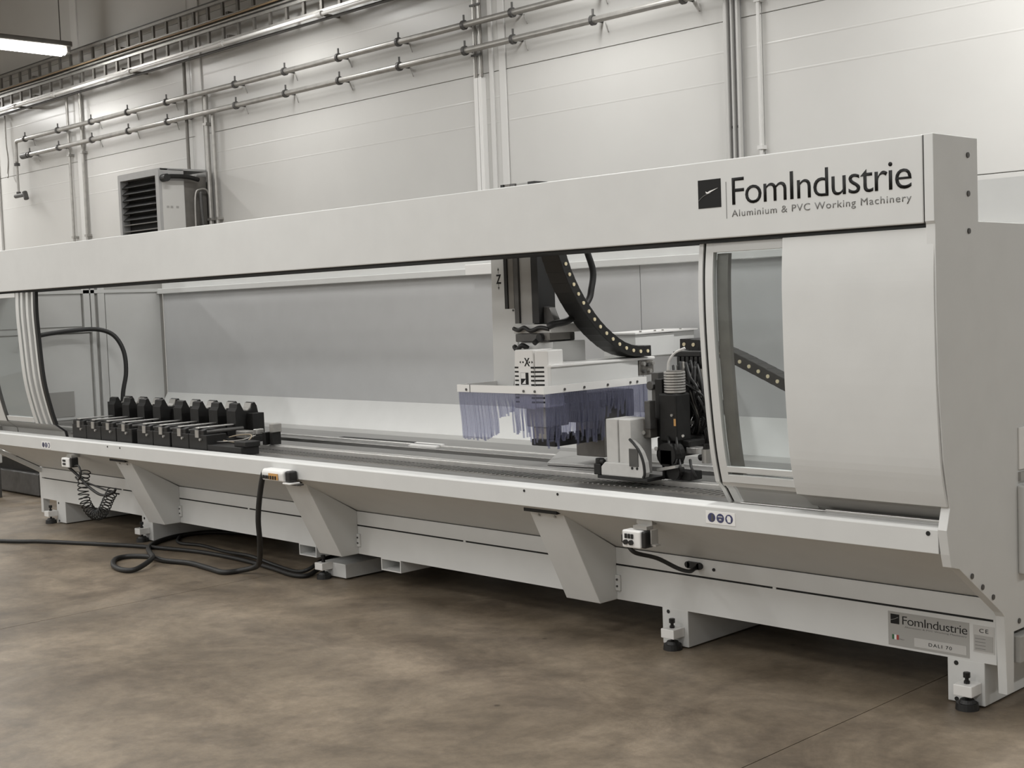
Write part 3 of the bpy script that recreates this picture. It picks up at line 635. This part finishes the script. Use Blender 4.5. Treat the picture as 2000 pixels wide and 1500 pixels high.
# hood rail and strip curtain
hd = G().box(-4.68, -4.11, 4.197, 4.205, 1.090, 1.124).box(-4.118, -4.11, 4.205, 4.90, 1.090, 1.124).box(-4.68, -4.672, 4.205, 4.90, 1.090, 1.124).build('curtain_rail', 'white', tc)
B('rail_joint', 'dgrey', hd, -4.592, -4.589, 4.1955, 4.198, 1.088, 1.125)
for x in (-4.615, -4.235, -4.165): screw(hd, x, 4.197, 1.102, .006)
for y in (4.33, 4.46, 4.62, 4.78, 4.83): screw(hd, -4.11, y, 1.104, .006, '+x')
cu = G()
cur = thing('strip_curtain', (-4.4, 4.5, .85), 'clear violet plastic strip curtain hanging round the tool head', 'curtain')
def strip(p, d, wdt, L, curl):
    # p top point, d unit direction across the strip
    n = 7; g = G(); k = 0; nrm = Vector((d[1], -d[0], 0))
    for i in range(n+1):
        t = i/n; z = p[2]-L*t; off = nrm*(.006*math.sin(t*5+curl)*t) + Vector((d[0], d[1], 0))*(curl*.010*t*t)
        for s in (-.5, .5):
            for q in (0, .0008):
                v = Vector(p)+Vector((d[0], d[1], 0))*(s*wdt)+off+nrm*q; g.v.append((v.x, v.y, z))
    for i in range(n):
        a = i*4; b = a+4
        g.f += [(a, a+2, b+2, b), (a+1, b+1, b+3, a+3), (a, b, b+1, a+1), (a+2, a+3, b+3, b+2)]
    g.f += [(0, 1, 3, 2), (n*4, n*4+2, n*4+3, n*4+1)]
    g.smooth = False
    return g
x = -4.672; i = 0
while x < -4.12:
    if x < -4.50: L = .225+random.uniform(-.008, .004); c = random.uniform(1.6, 2.8)
    elif x < -4.43: L = .215-(x+4.50)*.4; c = random.uniform(1.5, 3.2)
    elif x < -4.32: L = .11+random.uniform(-.01, .01)-(x+4.43)*.18; c = random.uniform(1.2, 2.5)
    else: L = .20+random.uniform(-.03, .03); c = random.uniform(-1, 1)
    strip((x, 4.206, 1.092), (1, 0), .0125 if x < -4.32 else .011, L, c).build('curtain_strip', 'strip', cur); x += .0115 if x < -4.32 else .0105
y = 4.21
while y < 4.90:
    L = .235+random.uniform(-.05, .02)-(.10 if 4.60 < y < 4.74 else 0)
    strip((-4.112, y, 1.092), (0, 1), .014, L, random.uniform(-1.5, 1.5)).build('curtain_strip', 'strip', cur); y += .0115
# tool below
B('tool_body', 'cast', tc, -4.33, -4.20, 4.30, 4.45, .93, 1.03, bevel=.006)
B('tool_body', 'galv', tc, -4.31, -4.22, 4.32, 4.42, .86, .93, bevel=.006)
G().cyl((-4.20, 4.34, .905), (-4.17, 4.34, .905), .022, 12).cyl((-4.20, 4.38, .875), (-4.16, 4.38, .875), .016, 12).build('tool_motor', 'black', tc)
B('dark_tool_carrier', 'dgrey', tc, -4.36, -4.14, 4.46, 4.84, .94, 1.07, bevel=.006)
B('dark_tool_tray', 'blackm', tc, -4.30, -4.15, 4.30, 4.62, .845, .875, bevel=.003)
for k in range(6): G().cyl((-4.148, 4.36+k*.045, .87), (-4.148, 4.36+k*.045, .905), .012, 10).build('tool_holder', 'blackm', tc)
for k in range(5): G().cyl((-4.135, 4.40+k*.07, 1.0), (-4.135, 4.40+k*.07, 1.035), .015, 10).build('hose_fitting', 'blackm', tc)
B('rear_carrier_box', 'galvd', tc, -4.34, -4.16, 4.64, 4.84, .76, .935, bevel=.004)
# standing post with foot
ps = G().box(-3.83, -3.765, 4.285, 4.42, .745, .985).box(-3.757, -3.69, 4.285, 4.42, .745, .985).box(-3.765, -3.757, 4.293, 4.42, .745, .985).build('support_post', 'cast', tc, .003)
G().prism([(-3.852, .742), (-3.618, .742), (-3.610, .765), (-3.616, .81), (-3.634, .85), (-3.660, .88), (-3.690, .90), (-3.69, .80), (-3.83, .80), (-3.852, .78)], 4.27, 4.31, 'y').build('carriage_foot', 'cast', tc, .004)
for x in (-3.675, -3.648): G().cyl((x, 4.2705, .782), (x, 4.268, .782), .006, 10).build('bolt_hole', 'dark', tc)
G().tube([(-3.685, 4.27, .905), (-3.655, 4.265, .885), (-3.628, 4.265, .855), (-3.609, 4.265, .81), (-3.604, 4.265, .765), (-3.612, 4.265, .745)], .006, 6).build('rubber_edge', 'black', tc)
B('slide_wiper', 'black', tc, -3.88, -3.60, 4.275, 4.40, .7265, .742, bevel=.003)
G().box(-3.895, -3.855, 4.27, 4.32, .742, .79).cyl((-3.875, 4.29, .79), (-3.875, 4.29, .812), .02, 10).cyl((-3.86, 4.28, .80), (-3.84, 4.28, .80), .012, 8).build('corner_clamp', 'blackm', tc, .003)
B('foot_shade_patch', 'dgrey', tc, -3.688, -3.640, 4.266, 4.271, .79, .865)  # flat dark patch painted on for the shade of a hollow
G().box(-3.715, -3.675, 4.46, 4.54, .93, 1.175).box(-3.74, -3.70, 4.50, 4.56, 1.0, 1.06).cyl((-3.70, 4.455, 1.12), (-3.70, 4.43, 1.12), .02, 12).build('arm_bracket', 'dgrey', tc, .003)
# motor
mo = B('motor_body', 'blackm', tc, -3.63, -3.535, 4.40, 4.50, .885, 1.09, bevel=.008)
for k in range(8): G().cyl((-3.578, 4.45, 1.094+k*.0115), (-3.578, 4.45, 1.101+k*.0115), .046, 18).build('cooling_fin', 'steel', mo)
G().cyl((-3.578, 4.45, 1.09), (-3.578, 4.45, 1.185), .036, 16).build('motor_cap', 'galvd', mo)
B('motor_label', 'orange', mo, -3.548, -3.538, 4.398, 4.40, .955, .985); G().cyl((-3.555, 4.40, 1.0), (-3.555, 4.392, 1.0), .006, 8).build('motor_screw', 'galv', mo)
G().tube([(-3.612, 4.45, 1.185), (-3.605, 4.45, 1.225), (-3.58, 4.46, 1.26), (-3.54, 4.48, 1.28)], .0055, 6).build('white_air_line', 'white', tc)
# low dark mechanisms
G().box(-3.66, -3.54, 4.42, 4.60, .82, .90).box(-3.64, -3.50, 4.44, 4.55, .86, .89).box(-3.60, -3.53, 4.36, 4.44, .79, .86).build('gear_housing', 'blackm', tc, .006)
G().cyl((-3.565, 4.36, .835), (-3.565, 4.43, .835), .05, 18).cyl((-3.53, 4.36, .765), (-3.53, 4.40, .765), .034, 16).build('pulley', 'blackm', tc)
G().prism([(-3.60, .765), (-3.50, .785), (-3.50, .797), (-3.60, .778)], 4.34, 4.40, 'y').build('steel_bracket', 'alu', tc)
B('rail_carriage', 'blackm', tc, -3.60, -3.46, 4.39, 4.47, .728, .765, bevel=.004)
B('steel_lever_block', 'alu', tc, -3.52, -3.46, 4.44, 4.5, .835, .862, bevel=.003)
G().cyl((-3.42, 4.45, .80), (-3.42, 4.45, .858), .020, 14).build('air_filter_bowl', 'galv', tc)
G().cyl((-3.42, 4.45, .858), (-3.42, 4.45, .88), .014, 10).cyl((-3.455, 4.45, .82), (-3.42, 4.45, .83), .014, 8).build('filter_head', 'blackm', tc)
for k in range(7):
    a = random.uniform(-3.62, -3.46); z = random.uniform(.80, .92)
    G().tube([(a, 4.40, z), (a+.03, 4.37, z-.03), (a+.02+random.uniform(-.04, .04), 4.38, z-.07)], .006, 6, 4).build('small_hose', 'black', tc)
G().cyl((-3.68, 4.36, .925), (-3.68, 4.355, .925), .009, 8).cyl((-3.61, 4.355, .86), (-3.61, 4.35, .86), .009, 8).cyl((-3.50, 4.40, .915), (-3.50, 4.395, .915), .006, 8).build('shiny_bolt', 'steel', tc)
B('fitting_block', 'galvd', tc, -3.70, -3.655, 4.37, 4.42, .90, .985, bevel=.004); B('fitting_block', 'dgrey', tc, -3.675, -3.645, 4.36, 4.40, .94, 1.06, bevel=.003)
B('black_column', 'blackm', tc, -3.672, -3.632, 4.43, 4.52, .90, 1.15, bevel=.004)
# electrics at the back
B('junction_box', 'paint', tc, -4.42, -4.215, 4.95, 5.25, 1.212, 1.322, bevel=.003)
B('junction_box', 'paint', tc, -4.42, -4.222, 5.255, 5.42, 1.20, 1.326, bevel=.003)
G().prism([(4.94, 1.323), (5.43, 1.328), (5.43, 1.335), (4.94, 1.331)], -4.43, -4.205).build('box_lid', 'white', tc)
for y in (4.99, 5.10, 5.16, 5.3): G().cyl((-4.215, y, 1.330), (-4.215, y, 1.339), .006, 8).build('lid_screw', 'galv', tc)
B('connector_panel', 'galv', tc, -3.76, -3.60, 4.76, 4.78, .98, 1.24, bevel=.003)
for k in range(6): B('connector', 'blackp', tc, -3.70+k*.024, -3.682+k*.024, 4.62, 4.70, 1.18+.004*(k % 2), 1.235, bevel=.003)
B('connector_bar', 'black', tc, -3.72, -3.57, 4.62, 4.72, 1.235, 1.258, bevel=.003)
B('valve_box', 'blackm', tc, -3.69, -3.54, 4.60, 4.74, .845, .925, bevel=.006)
G().prism([(-3.685, .945), (-3.61, .94), (-3.56, .952), (-3.56, .962), (-3.61, .955), (-3.68, .957)], 4.585, 4.62, 'y').build('white_bracket', 'white', tc)
G().prism([(-3.66, .975), (-3.58, .975), (-3.55, .985), (-3.66, .985)], 4.585, 4.62, 'y').build('white_bracket', 'galv', tc)
B('valve_box', 'blackm', tc, -3.68, -3.53, 4.62, 4.74, .975, 1.04, bevel=.006)
for k in range(26):
    x0 = -3.70+random.random()*.13; x1 = -3.655+random.random()*.15; zt = 1.22-random.random()*.03; zb2 = .90+random.random()*.12; bow = random.uniform(.0, .085)
    yy = 4.57+random.uniform(-.03, .05)
    G().tube([(x0, yy+.03, zt), (x0+.01+bow*.4, yy, zt-.06), ((x0+x1)/2+bow, yy-.02, (zt+zb2)/2), (x1+bow*.5, yy, zb2+.05), (x1-.02, yy+.02, zb2-.02)], random.choice((.0055, .007, .008)), 6, 5).build('cable', 'black' if k % 9 else 'galvd', tc)
for k in range(5): G().tube([(-3.54, 4.58, .95+k*.01), (-3.52+.01*k, 4.58, .90), (-3.53+.008*k, 4.58, .86-.01*k)], .007, 6, 4).build('cable', 'black', tc)
# head cable
G().tube([(-4.235, 4.37, 1.38), (-4.22, 4.39, 1.395), (-4.2, 4.48, 1.412), (-4.2, 4.60, 1.49), (-4.2, 4.63, 1.55), (-4.2, 4.645, 1.63), (-4.2, 4.61, 1.72), (-4.2, 4.55, 1.85)], .016, 8).build('corrugated_hose', 'black', tc)

# ================================================================== ENERGY CHAINS
def chain(name, label, pts, x0, x1, axis):
    """pts: (u,z) centre line. axis 'y': chain in the YZ plane between x0..x1; axis 'x': in XZ between y's x0..x1"""
    P = catmull(pts, 16)
    L = [0]
    for a, b in zip(P, P[1:]): L.append(L[-1]+math.hypot(b[0]-a[0], b[1]-a[1]))
    pitch = .052; n = int(L[-1]/pitch); t = thing(name, ((x0+x1)/2, P[-1][0], P[-1][1]) if axis == 'y' else (P[-1][0], (x0+x1)/2, P[-1][1]), label, 'cable chain', 'black energy chains of the machine')
    def at(s):
        for i in range(len(P)-1):
            if L[i+1] >= s:
                f = (s-L[i])/(L[i+1]-L[i]); return P[i][0]+f*(P[i+1][0]-P[i][0]), P[i][1]+f*(P[i+1][1]-P[i][1])
        return P[-1]
    h = .026
    for k in range(n):
        a = at(k*pitch); b = at((k+1.12)*pitch); c = at((k+.5)*pitch)
        d = Vector((b[0]-a[0], b[1]-a[1])).normalized(); nn = Vector((-d.y, d.x))
        q = [(a[0]+nn.x*h*.94, a[1]+nn.y*h*.94), (b[0]+nn.x*h, b[1]+nn.y*h), (b[0]-nn.x*h, b[1]-nn.y*h), (a[0]-nn.x*h*.94, a[1]-nn.y*h*.94)]
        l = G().prism(q, x0, x1, 'x' if axis == 'y' else 'y').build('chain_link', 'blackp', t, .003)
        if axis == 'y': G().cyl((x1, c[0], c[1]), (x1+.004, c[0], c[1]), .0085, 10).build('pin', 'ivory', l)
        else: G().cyl((c[0], x0, c[1]), (c[0], x0-.004, c[1]), .0085, 10).build('pin', 'ivory', l)
    return t
chain('energy_chain', 'black energy chain with ivory pins sweeping down from the beam to the tool carriage', [(4.24, 1.98), (4.285, 1.83), (4.335, 1.71), (4.371, 1.625), (4.427, 1.532), (4.498, 1.445), (4.578, 1.368), (4.663, 1.309), (4.74, 1.27), (4.83, 1.248), (4.93, 1.246)], -4.21, -4.10, 'y')
chain('energy_chain', 'black energy chain seen through the clear door, drooping to the right', [(-3.76, 1.285), (-3.66, 1.28), (-3.56, 1.255), (-3.45, 1.215), (-3.32, 1.16), (-3.15, 1.085), (-2.95, .99)], 4.72, 4.80, 'x')
# ================================================================== PENDANTS
p = thing('pendant_switch', (-3.41, 4.0, .5), 'white push button box hanging under the fascia at right', 'switch box', 'white switch boxes on the machine front')
B('hanger', 'galv', p, -3.455, -3.375, 4.03, 4.09, .602, .62); G().box(-3.44, -3.37, 3.99, 4.03, .588, .602).box(-3.352, -3.346, 3.99, 4.03, .53, .59).box(-3.352, -3.325, 3.99, 4.02, .528, .534).build('hook', 'galv', p)
B('housing', 'white', p, -3.478, -3.385, 3.965, 4.02, .515, .585, bevel=.006); B('end_cap', 'blackp', p, -3.383, -3.362, 3.97, 4.02, .518, .585, bevel=.005); B('end_cap', 'blackp', p, -3.492, -3.479, 3.975, 4.015, .53, .565, bevel=.004)
for i in range(3):
    B('button', 'blackp', p, -3.462+i*.016, -3.450+i*.016, 3.960, 3.965, .553, .572, bevel=.002)
    if i < 2: G().cyl((-3.456+i*.028, 3.965, .538), (-3.456+i*.028, 3.955, .538), .010, 12).build('button', 'blackp', p)
G().tube([(-3.462, 3.985, .518), (-3.44, 4.0, .49), (-3.43, 4.12, .45), (-3.44, 4.26, .385), (-3.45, 4.35, .355), (-3.46, 4.40, .358), (-3.455, 4.418, .36)], .009, 8).build('cable', 'black', p)
p = thing('pendant_switch', (-5.87, 3.98, .61), 'long white remote control with orange label held on the fascia', 'remote control', 'white switch boxes on the machine front')
G().prism([(3.955, .612), (4.019, .606), (4.019, .672), (3.962, .672), (3.95, .655)], -5.985, -5.79).build('housing', 'white', p, .008)
B('end_cap', 'blackp', p, -5.788, -5.745, 3.965, 4.015, .612, .668, bevel=.008); B('end_lip', 'white', p, -5.80, -5.73, 3.955, 4.019, .600, .609, bevel=.003)
B('orange_label', 'orange', p, -5.915, -5.83, 3.948, 3.9505, .620, .652)
for i in range(6): B('button', 'blackp', p, -5.968+i*.022, -5.954+i*.022, 3.945, 3.951, .621, .640, bevel=.002)
B('cradle', 'dgrey', p, -5.80, -5.715, 3.99, 4.03, .592, .600)
G().tube([(-5.985, 3.985, .65), (-6.01, 3.985, .645), (-6.04, 3.985, .58), (-6.08, 3.99, .47), (-6.11, 4.0, .37), (-6.15, 4.03, .25), (-6.30, 4.12, .12), (-6.46, 4.20, .05), (-6.58, 4.17, .018), (-6.63, 4.09, .016), (-6.79, 4.10, .016), (-7.05, 4.12, .016), (-7.26, 4.07, .016),
          (-7.45, 4.08, .016), (-7.58, 4.01, .016), (-7.565, 3.91, .016), (-7.38, 3.80, .016), (-7.20, 3.765, .016), (-7.14, 3.82, .02), (-7.24, 3.98, .046), (-7.50, 4.11, .03), (-7.75, 4.24, .018), (-7.91, 4.40, .016), (-7.99, 4.60, .016), (-7.93, 4.80, .016), (-7.70, 4.91, .016), (-7.4, 5.1, .016)], .0155, 8).build('cable', 'black', p)
p = thing('pendant_switch', (-8.28, 4.02, .53), 'small white switch box with coiled black cord under the left fascia', 'switch box', 'white switch boxes on the machine front')
B('housing', 'white', p, -8.36, -8.255, 3.975, 4.03, .530, .592, bevel=.006); B('end_cap', 'blackp', p, -8.253, -8.225, 3.98, 4.03, .532, .596, bevel=.006); B('hanger', 'galv', p, -8.31, -8.24, 3.99, 4.05, .595, .612)
for z in (.575, .553): B('button', 'blackp', p, -8.332, -8.298, 3.969, 3.976, z-.007, z+.006, bevel=.002)
def coil(path, R, turns, r, n=14):
    P = [Vector(q) for q in path]; out = []
    seg = []
    for a, b in zip(P, P[1:]): seg.append((b-a).length)
    T = sum(seg); N = turns*n
    for i in range(N+1):
        s = T*i/N; k = 0
        while k < len(seg)-1 and s > seg[k]: s -= seg[k]; k += 1
        d = (P[k+1]-P[k]).normalized(); c = P[k]+d*s
        a = d.cross(Vector((0, 1, 0))).normalized(); b = Vector((0, 1, 0)); t = 2*math.pi*i/n
        out.append(c+a*math.cos(t)*R+b*math.sin(t)*R)
    return G().tube(out, r, 5, 1, False)
import itertools
cp = [(-8.20, .50), (-8.235, .43), (-8.245, .36), (-8.225, .30), (-8.17, .25), (-8.09, .225), (-8.01, .24), (-7.95, .29), (-7.905, .34), (-7.85, .39)]
cc = catmull(cp, 4)
coil([(a, 4.06, b) for a, b in cc], .034, 24, .004).build('coiled_cord', 'black', p)
G().tube([(-8.31, 4.0, .53), (-8.26, 4.02, .49), (-8.19, 4.03, .45), (-8.12, 4.03, .415), (-7.99, 4.04, .37), (-7.90, 4.05, .37), (-7.83, 4.06, .392), (-7.80, 4.06, .415)], .009, 6).build('cord', 'black', p)
G().tube([(-8.16, 4.05, .43), (-8.0, 4.06, .405), (-7.88, 4.07, .385), (-7.80, 4.08, .38)], .006, 6).build('cord', 'black', p)
G().tube([(-8.235, 4.0, .54), (-8.17, 4.0, .545), (-8.14, 4.0, .50), (-8.18, 4.0, .455), (-8.22, 4.0, .47)], .006, 6).build('cord', 'black', p)

# ---- cables on floor
o = G().tube([(-11.5, 2.6, .014), (-10.0, 3.3, .014), (-8.904, 3.766, .014), (-8.629, 3.928, .014), (-8.352, 4.047, .014), (-7.955, 4.205, .014), (-7.632, 4.300, .014), (-7.316, 4.366, .014), (-6.912, 4.375, .014), (-6.507, 4.333, .014), (-6.25, 4.29, .014), (-6.15, 4.32, .014), (-6.19, 4.42, .02), (-6.20, 4.50, .05), (-6.16, 4.6, .09), (-6.16, 4.75, .12)], .013, 8).build('floor_cable', 'black')
tag(o, 'black cable running along the floor from far left to under the machine', 'cable')
o = G().tube([(-8.3, 4.95, .012), (-8.0, 4.62, .012), (-7.761, 4.467, .012), (-7.544, 4.500, .012), (-7.204, 4.47, .012), (-6.814, 4.395, .04), (-6.574, 4.40, .014), (-6.30, 4.36, .014), (-6.20, 4.375, .035), (-6.22, 4.50, .07), (-6.2, 4.65, .1)], .011, 8).build('floor_cable', 'black')
tag(o, 'second thinner black cable half hidden beneath the machine', 'cable')

# ---- thing at far left, beyond the machine
k = thing('roller_conveyor', (-11.3, 4.9, 0), 'grey roller conveyor end beyond the left end of the machine', 'conveyor')
B('cabinet', 'dgrey', k, -13.2, -10.86, 4.95, 5.9, .012, .20, bevel=.01)
B('dark_body', 'blackm', k, -13.2, -10.84, 5.0, 5.8, .20, .36)
B('side_frame', 'paint', k, -13.2, -11.15, 4.72, 4.78, .30, .44, bevel=.006)
G().cyl((-11.3, 4.72, .37), (-11.3, 4.70, .37), .035, 14).build('roller_end', 'black', k)
G().cyl((-11.2, 4.80, .385), (-10.7, 5.9, .385), .038, 18).build('roller', 'steel', k)
G().cyl((-11.9, 4.80, .43), (-11.2, 5.9, .43), .038, 18).build('roller', 'steel', k)
G().prism([(-13.2, .52), (-12.0, .52), (-11.0, .49), (-10.7, .46), (-11.0, .455), (-13.2, .46)], 5.2, 5.6, 'y').build('belt', 'blackm', k)
B('leg', 'dgrey', k, -11.3, -11.2, 4.72, 4.78, 0, .3); B('leg', 'dgrey', k, -13.1, -13.0, 4.72, 4.78, 0, .3)
